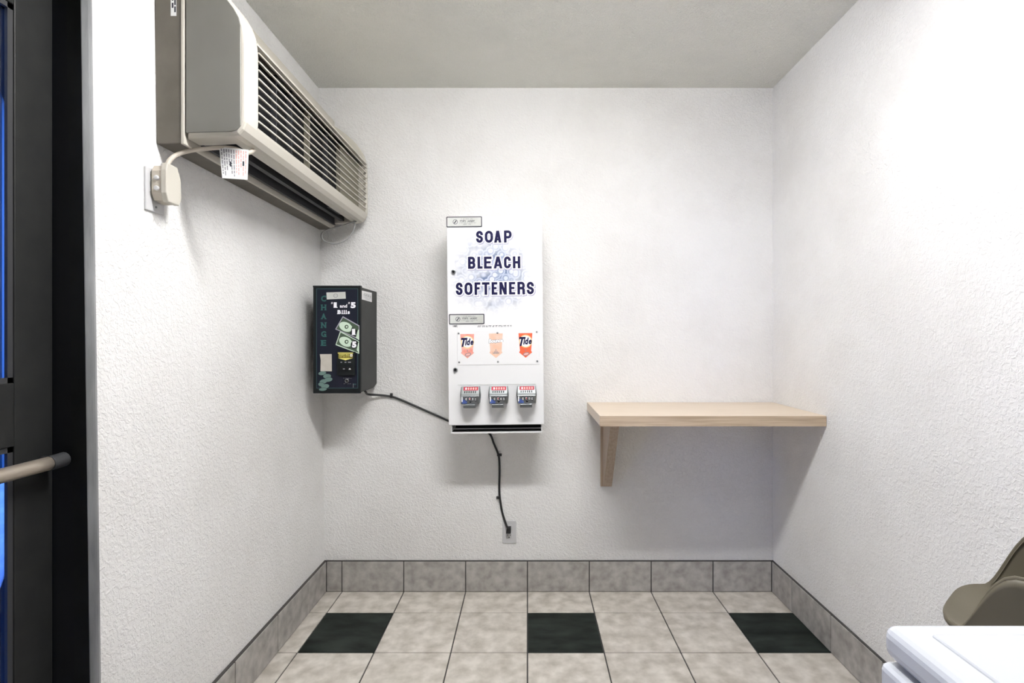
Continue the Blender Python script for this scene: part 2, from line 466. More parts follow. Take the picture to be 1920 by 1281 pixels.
c2 = build('end_cap', cap_shell(Y2 - .022, Y2, 0, .006), ac)
# front shell between the caps: top slope, top bar, lower lip
b = B()
ya, yb = Y0 + .060, Y2 - .010
b.prism([(XF, 2.090), (XF, 2.096), (-.785, 2.104), (-.943, 2.252), (-.943, 2.236), (-.790, 2.096), (-.790, 2.090)], 'y', ya, yb, 'cream')
lip = [(-.840, 1.8075), (-.815, 1.8085), (-.798, 1.8126), (-.786, 1.826), (-.778, 1.846), (XF, 1.853), (-.800, 1.853), (-.835, 1.826)]
b.prism(lip, 'y', ya, yb, 'cream')
fs = build('front_cover', b, ac)
# dark inside: black boards put in the shade of the cavity
b = B()
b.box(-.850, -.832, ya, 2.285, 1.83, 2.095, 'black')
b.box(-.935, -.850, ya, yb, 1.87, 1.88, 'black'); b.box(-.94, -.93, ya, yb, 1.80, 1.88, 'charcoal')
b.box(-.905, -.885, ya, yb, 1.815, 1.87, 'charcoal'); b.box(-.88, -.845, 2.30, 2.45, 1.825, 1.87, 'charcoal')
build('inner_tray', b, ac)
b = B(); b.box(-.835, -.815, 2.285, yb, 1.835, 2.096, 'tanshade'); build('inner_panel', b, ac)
b = B()
for k in range(9):
    z = 2.0735 - .0247 * k
    b.prism([(XF - .0005, z - .0022), (XF - .0005, z + .0022), (XF - .007, z + .0030), (XF - .007, z - .0004)], 'y', Y0 + .070, Y2 - .003, 'cream')
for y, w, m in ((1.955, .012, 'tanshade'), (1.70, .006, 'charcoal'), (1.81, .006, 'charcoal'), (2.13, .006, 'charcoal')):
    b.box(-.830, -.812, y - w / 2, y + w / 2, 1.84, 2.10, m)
build('louvre_grille', b, ac)
# cord, plug and warning tag
def LW(px, py, off=.0):   # measured point off the left wall
    x = 1.026 - off; d = x * F / (VX - px); return Vector((-x, d, EYE + (VY - py) * d / F))
b = B()
pl = Vector((-.985, 1.425, 1.712))
cordpts = [LW(313, 313, .038), LW(318, 301, .040), LW(332, 290, .048), LW(355, 283, .070), P(385, 279, 1.49), P(412, 277, 1.50), P(440, 279, 1.515), P(465, 287, 1.53), Vector((-.82, 1.60, 1.835))]
b.tube(cordpts, .0062, 'creamcord', 12)
cd = build('power_cord', b, ac)
b = B()
# chunky plug: body standing off the plate, flat cover towards the room
yc = 1.444
x0 = xl(1.66) + .009
b.prism([(yc - .028, 1.640), (yc - .018, 1.622), (yc + .018, 1.618), (yc + .026, 1.634), (yc + .024, 1.700), (yc + .012, 1.716), (yc - .018, 1.716), (yc - .028, 1.700)], 'x', x0, x0 + .030, 'creamcord', .003)
b.prism([(yc - .031, 1.640), (yc - .022, 1.617), (yc + .022, 1.617), (yc + .031, 1.634), (yc + .030, 1.690), (yc + .014, 1.722), (yc - .026, 1.722), (yc - .031, 1.702)], 'x', x0 + .028, x0 + .044, 'cream', .003)
pg = build('plug', b, cd)
b = B()
for z in (1.652, 1.680): b.cyl(Vector((x0 + .017, yc - .030, z)), .0065, .008, 'y', 'outlet', 16, bev=.002)
build('button', b, pg)
d = 1.497
b = B()
tg = [P(411, 275, d), P(466, 281, d + .012), P(464, 337, d + .004), P(416.5, 334, d - .006)]
b.face(tg, 'paper'); b.face([p + Vector((0, .0008, 0)) for p in tg[::-1]], 'paper')
U = (tg[1] - tg[0]); V = (tg[3] - tg[0])
def tagrect(u0, u1, v0, v1, m):
    q = []
    for u, v in ((u0, v0), (u1, v0), (u1, v1), (u0, v1)):
        top = tg[0].lerp(tg[1], u); bot = tg[3].lerp(tg[2], u); q.append(top.lerp(bot, v) + Vector((.0004, -.0008, 0)))
    b.face(q, m)
rnd = random.Random(3)
for k in range(11):
    u = .05 + k * .085; m = 'pinkink' if k > 5 else 'greyink'
    v = .06
    while v < .86 - .12 * (k % 4 == 2) - .3 * (k % 5 == 3):
        L = rnd.uniform(.05, .16); tagrect(u, u + .032, v, min(v + L, .93), m); v += L + .03
for u, v in ((.33, .45), (.80, .40)): tagrect(u, u + .06, v, v + .16, 'ink')
build('warning_tag', b, cd)
b = B()
lp = [P(668, 415, 2.50), P(640, 424, 2.46), P(612, 432, 2.42), P(603, 440, 2.41), P(607, 451, 2.42), P(628, 457, 2.44), P(648, 450, 2.46), P(660, 437, 2.48), P(665, 424, 2.49), P(664, 412, 2.50)]
b.tube(lp, .0038, 'greywire', 8); build('hanging_wire', b, ac)

# outlet plate below the air conditioner's plug
op = thing('wall_outlet', (xl(1.64), 1.437, 1.592), 'white outlet plate on the left wall behind the air conditioner plug', 'outlet')
b = B()
t = bmesh.new(); bmesh.ops.create_cube(t, size=1)
for v in t.verts:
    z = 1.592 + (v.co.z + .5) * .116; v.co = Vector((xl(z) + .006 * (v.co.x + .5), 1.402 + (v.co.y + .5) * .071, z))
bmesh.ops.bevel(t, geom=t.edges[:], offset=.002, segments=2, profile=.5, affect='EDGES'); b.merge(t, 'outlet')
pt = build('cover_plate', b, op)
b = B(); b.cyl(Vector((xl(1.606) + .0065, 1.4385, 1.6065)), .0028, .003, 'x', 'steel', 12); build('screw', b, pt)

# ================================================================== change machine
dC = 2.344; zt, zb_ = 1.482, 1.004; xc0, xc1 = -.957, -.745
cm = thing('change_machine', ((xc0 + xc1) / 2, D, zb_), 'dark change machine with teal lettering in the back left corner', 'change machine')
b = B()
b.prism([(dC + .012, zb_ + .004), (D - .06, zb_ + .006), (D - .001, zb_ + .022), (D - .001, zt - .002), (dC + .012, zt - .002)], 'x', xc0 + .004, xc1, 'machgrey')
cab = build('cabinet', b, cm); bevel(cab, .003)
b = B(); b.box(xc0, xc1, dC, dC + .014, zb_, zt, 'machblack', .003)
b.box(xc0 - .0, xc1 + .001, dC - .002, dC + .02, zt - .004, zt + .003, 'machblack', .001)
fd = build('front_door', b, cm)
pf = (Vector((0, dC, 0)), X1, Z1, -Y1)
def C(px, py): p = P(px, py, dC); return (p.x, p.z)
def Cs(l): return [C(*q) for q in l]
b = B()
flat(b, pf, Cs([(593, 728.5), (671.5, 728.5), (671.5, 541), (593, 541)]), 'navypanel', .0004)
for q in ((593, 594.2, 542.2, 727.3), (670.3, 671.5, 542.2, 727.3), (593, 671.5, 541, 542.2), (593, 671.5, 727.3, 728.5)):
    flat(b, pf, Cs([(q[0], q[3]), (q[1], q[3]), (q[1], q[2]), (q[0], q[2])]), 'tealline', .0007)
build('face_panel', b, fd)
# lettering with slab serifs
def slab(b, px0, px1, py0, py1, s, m, lift, bold=.05, feet=()):
    a = C(px0, py1); c = C(px1, py0)
    put_text(b, s, pf, a[0], c[0], a[1], c[1], m, lift, bold)
    for fx0, fx1, at in feet:
        w = c[0] - a[0]; h = c[1] - a[1]; t_ = h * .13
        z = a[1] if at == 'b' else c[1] - t_
        flat(b, pf, rect(a[0] + w * fx0, a[0] + w * fx1, z, z + t_), m, lift + .0001)
b = B()
ft = {'C': [(.72, 1.02, 't')], 'H': [(-.06, .36, 'b'), (.64, 1.06, 'b'), (-.06, .36, 't'), (.64, 1.06, 't')],
      'A': [(-.08, .32, 'b'), (.68, 1.08, 'b')], 'N': [(-.1, .34, 't'), (-.1, .34, 'b'), (.66, 1.1, 't')],
      'G': [(.62, 1.08, 'b')], 'E': [(-.12, .3, 'b'), (-.12, .3, 't')]}
for k, ch in enumerate('CHANGE'):
    y = 554.5 + k * 16.65
    slab(b, 602.2, 611.8, y, y + 11.0, ch, 'teal', .0009, .045, ft[ch])
build('change_lettering', b, fd)
b = B()
slab(b, 621, 624, 566.5, 571.5, '$', 'whiteink', .0009, .04)
slab(b, 625.8, 631.5, 567, 577.2, '1', 'whiteink', .0009, .035, [(-.05, 1.25, 'b')])
put_letters(b, [('a', 637.3, 641.4), ('n', 642, 646.4)], pf, C, 572.6, 577, 'whiteink', .0009, .03); put_letters(b, [('d', 646.9, 651)], pf, C, 570.6, 577, 'whiteink', .0009, .03)
slab(b, 653, 656.2, 566.5, 571.5, '$', 'whiteink', .0009, .04)
slab(b, 657.5, 667, 566.8, 578, '5', 'whiteink', .0009, .06)
put_letters(b, [('B', 633, 639.4), ('i', 640.9, 642.8), ('l', 644.6, 646.5), ('l', 648.3, 650.2)], pf, C, 581.5, 589, 'whiteink', .0009, .045)
put_letters(b, [('s', 651.9, 656)], pf, C, 583.8, 589, 'whiteink', .0009, .045)
for x0, x1 in ((632.2, 635), (640, 643.7), (643.9, 647.3), (647.6, 651)): flat(b, pf, Cs([(x0, 589), (x1, 589), (x1, 588), (x0, 588)]), 'whiteink', .0010)
build('price_lettering', b, fd)
b = B()
# two banknotes printed on the panel
flat(b, pf, Cs([(638, 621), (673.5, 640), (673.5, 663.5), (629.2, 647)][::-1]), 'palegreen', .0010)
flat(b, pf, Cs([(639, 623.5), (672.5, 641), (672.5, 661.5), (631, 645.6)][::-1]), 'billgreen', .0012)
flat(b, pf, Cs([(643, 593), (674, 610.5), (674, 637), (628.7, 617.6)][::-1]), 'billgrey', .0014)
flat(b, pf, Cs([(643.4, 595.4), (672.8, 612), (672.8, 634.6), (630.8, 617)][::-1]), 'billgreen', .0016)
def Ce(px, py, rx, ry, rot): c = C(px, py); s = dC / F; return ell(c[0], c[1], rx * s, ry * s, math.radians(rot))
for (cx, cy, lf) in ((650, 613, .0018), (650, 641, .00145)):
    flat(b, pf, Ce(cx - 1.5, cy, 13, 8.6, -24), 'palegreen', lf - .00002)
    flat(b, pf, Ce(cx + 0, cy, 3.6, 3.9, -24), 'billgreen', lf + .0001)
    flat(b, pf, Ce(cx + .3, cy, 1.7, 1.9, -24), 'palegreen', lf + .0002)
flat(b, pf, Cs([(660, 614), (670.6, 619.6), (666.5, 631.5), (656.5, 626.5)][::-1]), 'machblack', .0021)
flat(b, pf, Cs([(671, 620), (673.6, 617), (673.6, 638), (667.6, 634)][::-1]), 'palegreen', .00195)
flat(b, pf, Ce(664.5, 646, 6.6, 8.6, -20), 'machblack', .00175)
flat(b, pf, Cs([(671.5, 644), (673.6, 641), (673.6, 662), (669, 656.5)][::-1]), 'palegreen', .0018)
slab(b, 660.3, 666.3, 616.8, 628.2, '1', 'whiteink', .0023, .03, [(-.05, 1.15, 'b')])
slab(b, 660.2, 668.6, 640.2, 652.2, '5', 'whiteink', .0020, .07)
build('banknote_print', b, fd)
b = B()
for (x, y, rx, ry, r) in ((604.5, 700, 7.5, 3.6, 8), (613.5, 705.5, 7.4, 4.3, 4), (616, 712, 7.6, 4.0, 10), (606.5, 715.5, 7.2, 4.2, 14), (602.5, 721, 5.6, 3.6, -6), (610, 724.5, 7.6, 4.2, 10), (605.5, 730.2, 7.3, 2.8, 4)):
    flat(b, pf, Ce(x, y, rx + .5, ry + .5, r), 'navypanel', .0010 + .0002 * (y - 699) / 10); flat(b, pf, Ce(x, y, rx, ry, r), 'coinink', .0011 + .0002 * (y - 699) / 10)
build('coin_print', b, fd)
b = B()
a = C(633, 704); c = C(667, 659.5)
b.box(a[0], c[0], dC - .010, dC + .002, a[1], c[1], 'machblack', .003)
ba = build('bill_acceptor', b, fd)
fq = (Vector((0, dC - .010, 0)), X1, Z1, -Y1)
b = B()
flat(b, fq, Cs([(635, 663), (663.5, 663), (663.5, 661.2), (635, 661.2)]), 'yellow', .0004)
flat(b, fq, Cs([(636, 671), (663, 671), (663, 663.3), (636, 663.3)]), 'olive_ink', .0004)
flat(b, fq, Cs([(635.5, 671.5), (649.2, 675.6), (663, 671.5)]), 'yellow', .0005)
put_text(b, 'INSERT BILL', fq, *(C(637.5, 0)[0], C(656.5, 0)[0]), C(0, 666.6)[1], C(0, 664.1)[1], 'yellow', .0007, .02)
words_line(b, fq, C(637.5, 0)[0], C(656, 0)[0], C(0, 669.8)[1], .0035, 'yellow', .0007, 5)
flat(b, fq, Cs([(658, 668.5), (662.3, 668.5), (662.3, 664), (658, 664)]), 'paper', .0007); flat(b, fq, Cs([(659.3, 667.3), (661, 667.3), (661, 665.3), (659.3, 665.3)]), 'olive_ink', .0009)
for x0, x1 in ((640, 643), (647.5, 651), (654, 659.5)): flat(b, fq, Cs([(x0, 680.2), (x1, 680.2), (x1, 678.2), (x0, 678.2)]), 'greyink', .0005)
build('label', b, ba)
b = B(); a = C(636, 694.5); c = C(662, 687.5)
b.box(a[0], c[0], dC - .013, dC - .006, a[1], c[1], 'black', .002)
f2 = (Vector((0, dC - .013, 0)), X1, Z1, -Y1)
flat(b, f2, Cs([(645, 692.6), (648.5, 692.6), (648.5, 690.6), (645, 690.6)]), 'greyink', .0004); flat(b, f2, Cs([(655.5, 693), (660, 693), (659, 690.4), (656.5, 690.4)]), 'silver', .0004)
build('bill_slot', b, ba)
b = B(); p = P(651, 714, dC); b.cyl(p + Vector((0, -.003, 0)), .0085, .008, 'y', 'steel', 20, bev=.0015); b.cyl(p + Vector((0, -.006, 0)), .0058, .006, 'y', 'black', 20)
build('coin_return_button', b, fd)
b = B()
words_line(b, pf, C(643.5, 0)[0], C(659, 0)[0], C(0, 710)[1], .003, 'greyink', .0009, 8); build('small_print', b, fd)
b = B(); words_line(b, pf, C(644.5, 0)[0], C(658.5, 0)[0], C(0, 720.4)[1], .003, 'greyink', .0009, 9)
flat(b, pf, Cs([(662, 727), (663, 727), (663, 719.5), (662, 719.5)]), 'greyink', .0009); flat(b, pf, Cs([(663, 722), (668, 722), (668, 719.5), (663, 719.5)]), 'tealline', .0009)
build('small_print', b, fd)
b = B()
flat(b, pf, Cs([(613, 561.6), (648.6, 560.2), (648, 547.4), (612.2, 548.6)]), 'silver', .0016)
flat(b, pf, Ce(629.5, 554.5, 4.2, 3.9, 0), 'greyink', .0018); flat(b, pf, Ce(629.5, 554.5, 3.3, 3.0, 0), 'silver', .0020)
words_line(b, pf, C(627, 0)[0], C(632.5, 0)[0], C(0, 555.6)[1], .004, 'greyink', .0022, 4)
build('silver_sticker', b, fd)['label'] = 'silver service sticker on the front'
b = B()
sd = (Vector((xc1 + .0008, 0, 0)), Y1, Z1, X1)
flat(b, sd, [(2.360, 1.425), (2.512, 1.4232), (2.512, 1.468), (2.360, 1.465)], 'paper', 0)
for k, (y0, y1, z, h, m) in enumerate(((2.39, 2.50, 1.453, .004, 'greyink'), (2.385, 2.50, 1.443, .008, 'ink'), (2.385, 2.505, 1.436, .004, 'greyink'), (2.41, 2.49, 1.430, .003, 'greyink'))):
    words_line(b, sd, y0, y1, z, h, m, .0004, 20 + k)
build('side_sticker', b, cab)['label'] = 'white service sticker on the side'
b = B()
nt_ = Cs([(601, 696.3), (622.5, 696.3), (622.3, 664), (600, 664.3), (601.5, 676)])
flat(b, pf, nt_, 'note', .0016); build('taped_note', b, fd)['label'] = 'faded paper note'

# ================================================================== soap vending machine
dV = 2.36
vm = thing('soap_vending_machine', (-.147, D, 1.3), 'tall white laundry soap vending machine on the back wall', 'vending machine')
def Vp(px, py): p = P(px, py, dV); return (p.x, p.z)
# measured in the machine's own upright frame; the whole machine hangs a touch crooked
vx0, vx1 = Vp(839.3, 0)[0], Vp(1018.3, 0)[0]
vz1, vz0, vzb = Vp(0, 405)[1], Vp(0, 797)[1], Vp(0, 813)[1]
hx0, hx1 = Vp(843.0, 0)[0], Vp(1014.6, 0)[0]
b = B(); b.box(vx0 + .004, vx1 - .004, dV + .016, D - .0125, vz0 + .002, vz1 - .002, 'white', .004)
build('cabinet', b, vm)
b = B(); b.box(vx0 + .05, vx1 - .05, D - .0125, D - .0005, vz0 + .30, vz1 - .06, 'steel'); build('mounting_plate', b, vm)
def bubble_door():
    m = mat('white_enamel_with_bubble_print', (.81, .81, .82), .32)
    t = nd(m, 'ShaderNodeTexCoord'); mp = nd(m, 'ShaderNodeMapping'); mp.inputs['Scale'].default_value = (1, .0, 1)
    ln(m, t.outputs['Object'], mp.inputs['Vector'])
    cx, cz = Vp(925, 510); c0 = Vector((cx, D, cz)) - Vector((-.147, D, 1.3))
    # distance from the middle of the print, roughened
    no = nd(m, 'ShaderNodeTexNoise'); no.inputs['Scale'].default_value = 14; no.inputs['Detail'].default_value = 3
    ln(m, mp.outputs[0], no.inputs['Vector'])
    dist = nd(m, 'ShaderNodeVectorMath', operation='DISTANCE'); dist.inputs[1].default_value = (c0.x, 0, c0.z)
    ln(m, mp.outputs[0], dist.inputs[0])
    ma = nd(m, 'ShaderNodeMath', operation='MULTIPLY_ADD'); ma.inputs[1].default_value = .16; ln(m, no.outputs['Fac'], ma.inputs[0]); ln(m, dist.outputs['Value'], ma.inputs[2])
    mr = nd(m, 'ShaderNodeMapRange'); mr.inputs['From Min'].default_value = .14; mr.inputs['From Max'].default_value = .285
    mr.inputs['To Min'].default_value = 1; mr.inputs['To Max'].default_value = 0; ln(m, ma.outputs[0], mr.inputs['Value'])
    vo = nd(m, 'ShaderNodeTexVoronoi'); vo.inputs['Scale'].default_value = 34; vo.inputs['Randomness'].default_value = 1
    ln(m, mp.outputs[0], vo.inputs['Vector'])
    r1 = ramp(m, [(0, (.58, .62, .74)), (.25, (.86, .87, .91)), (.45, (.28, .33, .47)), (.62, (.66, .70, .80)), (.8, (.15, .20, .33))])
    ln(m, vo.outputs['Distance'], r1.inputs['Fac'])
    v2 = nd(m, 'ShaderNodeTexVoronoi'); v2.inputs['Scale'].default_value = 16; ln(m, mp.outputs[0], v2.inputs['Vector'])
    r2 = ramp(m, [(0, (.95, .95, .97)), (.3, (.9, .92, .96)), (.5, (.66, .72, .82)), (.75, (.95, .95, 1))]); ln(m, v2.outputs['Distance'], r2.inputs['Fac'])
    mm = nd(m, 'ShaderNodeMix', data_type='RGBA', blend_type='MULTIPLY'); mm.inputs[0].default_value = .8
    ln(m, r1.outputs[0], mm.inputs[6]); ln(m, r2.outputs[0], mm.inputs[7])
    mx = nd(m, 'ShaderNodeMix', data_type='RGBA'); mx.inputs[6].default_value = (.81, .81, .82, 1)
    n3 = nd(m, 'ShaderNodeTexNoise'); n3.inputs['Scale'].default_value = 11; n3.inputs['Detail'].default_value = 4; ln(m, mp.outputs[0], n3.inputs['Vector'])
    m3 = nd(m, 'ShaderNodeMapRange'); m3.inputs['From Min'].default_value = .24; m3.inputs['From Max'].default_value = .50; ln(m, n3.outputs['Fac'], m3.inputs['Value'])
    m4 = nd(m, 'ShaderNodeMath', operation='MULTIPLY'); ln(m, mr.outputs[0], m4.inputs[0]); ln(m, m3.outputs[0], m4.inputs[1])
    ln(m, m4.outputs[0], mx.inputs[0]); ln(m, mm.outputs[2], mx.inputs[7])
    ln(m, mx.outputs[2], bsdf(m).inputs['Base Color'])
    return m
M['bubbles'] = bubble_door()
b = B(); b.box(vx0, vx1, dV, dV + .018, vz0, vz1, 'bubbles', .003)
vd = build('front_door', b, vm)
vf = (Vector((0, dV, 0)), X1, Z1, -Y1)
def big(k): return 820 + k / 5.57
def block_letter(b, ch, frame, u0, u1, v0, v1, st, grow, m, lift, du=0, dv=0):
    """one heavy condensed capital: stems of width st, everything grown outwards by grow"""
    W, Hh, g = u1 - u0, v1 - v0, grow; n_ = [0]
    def face(pts): n_[0] += 1; flat(b, frame, [(u0 + du + x, v0 + dv + y) for x, y in pts], m, lift + n_[0] * 2e-6)
    def bar(x0, x1, y0, y1): face(rect(x0 - g, x1 + g, y0 - g, y1 + g))
    def diag(xa, xb, y0, y1, w):      # slanted bar, xa/xb = left edge at the bottom / top
        sl = (xb - xa) / (y1 - y0); q = g * math.sqrt(1 + sl * sl)
        face([(xa - q - sl * g, y0 - g), (xa + w + q - sl * g, y0 - g), (xb + w + q + sl * g, y1 + g), (xb - q + sl * g, y1 + g)])
    def path(pts, e0=True, e1=True):
        h = st / 2 + g; q = [Vector(p) for p in pts]
        if e0: q[0] = q[0] + (q[0] - q[1]).normalized() * g
        if e1: q[-1] = q[-1] + (q[-1] - q[-2]).normalized() * g
        nr = []
        for k in range(len(q)):
            t = (q[min(k + 1, len(q) - 1)] - q[max(k - 1, 0)]).normalized(); nr.append(Vector((-t.y, t.x)))
        for k in range(len(q) - 1):
            face([q[k] + nr[k] * h, q[k + 1] + nr[k + 1] * h, q[k + 1] - nr[k + 1] * h, q[k] - nr[k] * h])
    def arc(cx, cy, rx, ry, a0, a1, n=10):
        return [(cx + rx * math.cos(math.radians(a0 + (a1 - a0) * k / n)), cy + ry * math.sin(math.radians(a0 + (a1 - a0) * k / n))) for k in range(n + 1)]
    h = st / 2; L, Rr, Bt, Tp = h, W - h, h, Hh - h; cx = W / 2; r = (Rr - L) / 2; ry = r * 1.15
    if ch in 'ELF':
        bar(0, st, 0, Hh)
        if ch != 'F': bar(0, W, 0, st * .92)
        if ch != 'L': bar(0, W, Hh - st * .92, Hh); bar(0, W * .88, Hh * .52 - st * .42, Hh * .52 + st * .42)
    elif ch == 'H': bar(0, st, 0, Hh); bar(W - st, W, 0, Hh); bar(0, W, Hh * .5 - st * .46, Hh * .5 + st * .46)
    elif ch == 'T': bar(0, W, Hh - st * .92, Hh); bar(cx - h, cx + h, 0, Hh)
    elif ch == 'N': bar(0, st * .92, 0, Hh); bar(W - st * .92, W, 0, Hh); diag(W - st * 1.05, 0, 0, Hh, st * 1.05)
    elif ch == 'A': diag(0, cx - st * .55, 0, Hh, st * 1.02); diag(W - st * 1.02, cx - st * .47, 0, Hh, st * 1.02); bar(W * .24, W * .76, Hh * .19, Hh * .19 + st * .75)
    elif ch == 'O': path(arc(cx, Hh - h - ry, r, ry, 0, 180) + arc(cx, h + ry, r, ry, 180, 360) + [(Rr, Hh - h - ry)], False, False)
    elif ch == 'C': path([(Rr, Hh * .63), (Rr, Hh - h - ry)] + arc(cx, Hh - h - ry, r, ry, 0, 180)[1:] + arc(cx, h + ry, r, ry, 180, 360) + [(Rr, Hh * .37)])
    elif ch == 'S':
        t = Hh - h; ym = Hh * .5; r1 = (t - ym) / 2 + h * .1; r2 = (ym - h) / 2 + h * .1
        path([(Rr, t - r1 * 1.25), (Rr, t - r1)] + arc(cx, t - r1, r, r1, 0, 200) + [(cx - r * .55, ym + h * .35), (cx + r * .55, ym - h * .35)] + arc(cx, h + r2, r, r2, 20, -180) + [(L, h + r2 * 1.25)])
    elif ch in 'PRB':
        bar(0, st, 0, Hh); yt = Hh - st * .46; ym = Hh * (.44 if ch == 'P' else .50); rr = (yt - ym) / 2; xx = Rr - rr * .75 - (W * .03 if ch == 'B' else 0)
        path([(h, yt), (xx, yt)] + arc(xx, (yt + ym) / 2, rr * .75, rr, 90, -90) + [(h, ym)], False, False)
        if ch == 'B':
            yb_ = st * .46; r2 = (ym - yb_) / 2; xx = Rr - r2 * .75
            path([(h, ym), (xx, ym)] + arc(xx, (ym + yb_) / 2, r2 * .75, r2, 90, -90) + [(h, yb_)], False, False)
        if ch == 'R': path([(W * .50, ym), (W * .66, ym)] + arc(W * .56, Hh * .33, Rr - W * .56, ym - Hh * .33, 75, 0, 5) + [(Rr, Hh * .12), (Rr + h * .2, 0)], False, True)
WORDS = (('SOAP', 432.2, 455.8, (412, 490, 503, 595, 600, 682, 703, 790)),
         ('BLEACH', 480.7, 504.3, (325, 408, 424, 482, 492, 577, 592, 690, 700, 778, 793, 877)),
         ('SOFTENERS', 528.7, 553.3, (195, 272, 286, 374, 390, 457, 468, 553, 568, 634, 650, 732, 750, 820, 838, 922, 935, 1016)))
for wd_, y0, y1, xs in WORDS:
    b = B()
    for i, ch in enumerate(wd_):
        a = Vp(big(xs[2 * i]), y1); c = Vp(big(xs[2 * i + 1]), y0); q = .0012
        for m_, gr, lf, du, dv in (('shadowink', .0048, .0004 + i * 2.5e-5, .0030, -.0036), ('whiteink', .0045, .0008 + i * 2.5e-5, 0, 0), ('navy', 0, .0013, 0, 0)):
            block_letter(b, ch, vf, a[0] + q, c[0] - q, a[1] + q, c[1] - q, .0118, gr, m_, lf, du, dv)
    build('lettering', b, vd)['label'] = 'navy word %s' % wd_
def service_sticker(x0, y0, x1, y1, seed):
    b = B()
    a = Vp(x0, y1); c = Vp(x1, y0)
    flat(b, vf, rrect(a[0], c[0], a[1], c[1], .004), 'ink', .0018)
    flat(b, vf, rrect(a[0] + .0042, c[0] - .0042, a[1] + .0042, c[1] - .0042, .002), 'silver', .0021)
    w, h = c[0] - a[0], c[1] - a[1]
    e = (a[0] + w * .25, a[1] + h * .5)
    flat(b, vf, ell(e[0], e[1], h * .24, h * .24), 'greyink', .0023); flat(b, vf, ell(e[0], e[1], h * .17, h * .17), 'silver', .0025)
    flat(b, vf, [(e[0] - h * .14, e[1] - h * .12), (e[0] - h * .06, e[1] - h * .16), (e[0] + h * .14, e[1] + h * .1), (e[0] + h * .06, e[1] + h * .15)], 'ink', .0027)
    words_line(b, vf, a[0] + w * .41, a[0] + w * .75, a[1] + h * .72, h * .09, 'greyink', .0023, seed)
    words_line(b, vf, a[0] + w * .38, a[0] + w * .55, a[1] + h * .48, h * .17, 'ink', .0023, seed + 3, .1)
    put_text(b, 'LAUNDRY', vf, a[0] + w * .59, a[0] + w * .80, a[1] + h * .48, a[1] + h * .65, 'ink', .0023, .03, .2)
    words_line(b, vf, a[0] + w * .35, a[0] + w * .84, a[1] + h * .35, h * .08, 'greyink', .0023, seed + 1)
    words_line(b, vf, a[0] + w * .47, a[0] + w * .73, a[1] + h * .22, h * .10, 'greyink', .0023, seed + 2)
    return build('service_sticker', b, vd)
service_sticker(839.2, 405.6, 906, 425.6, 31); service_sticker(842.2, 588.3, 908.5, 607.6, 31)
b = B()
a = Vp(848.5, 613.2); c = Vp(858, 608.8)
put_text(b, 'VMR', vf, a[0], c[0], a[1], c[1], 'ink', .0006, .015)
build('small_print', b, vd)
b = B(); a = Vp(895.5, 613.2)
words_line(b, vf, a[0], Vp(962, 0)[0], a[1], .0072, 'ink', .0006, 77, .05)
build('small_print', b, vd)
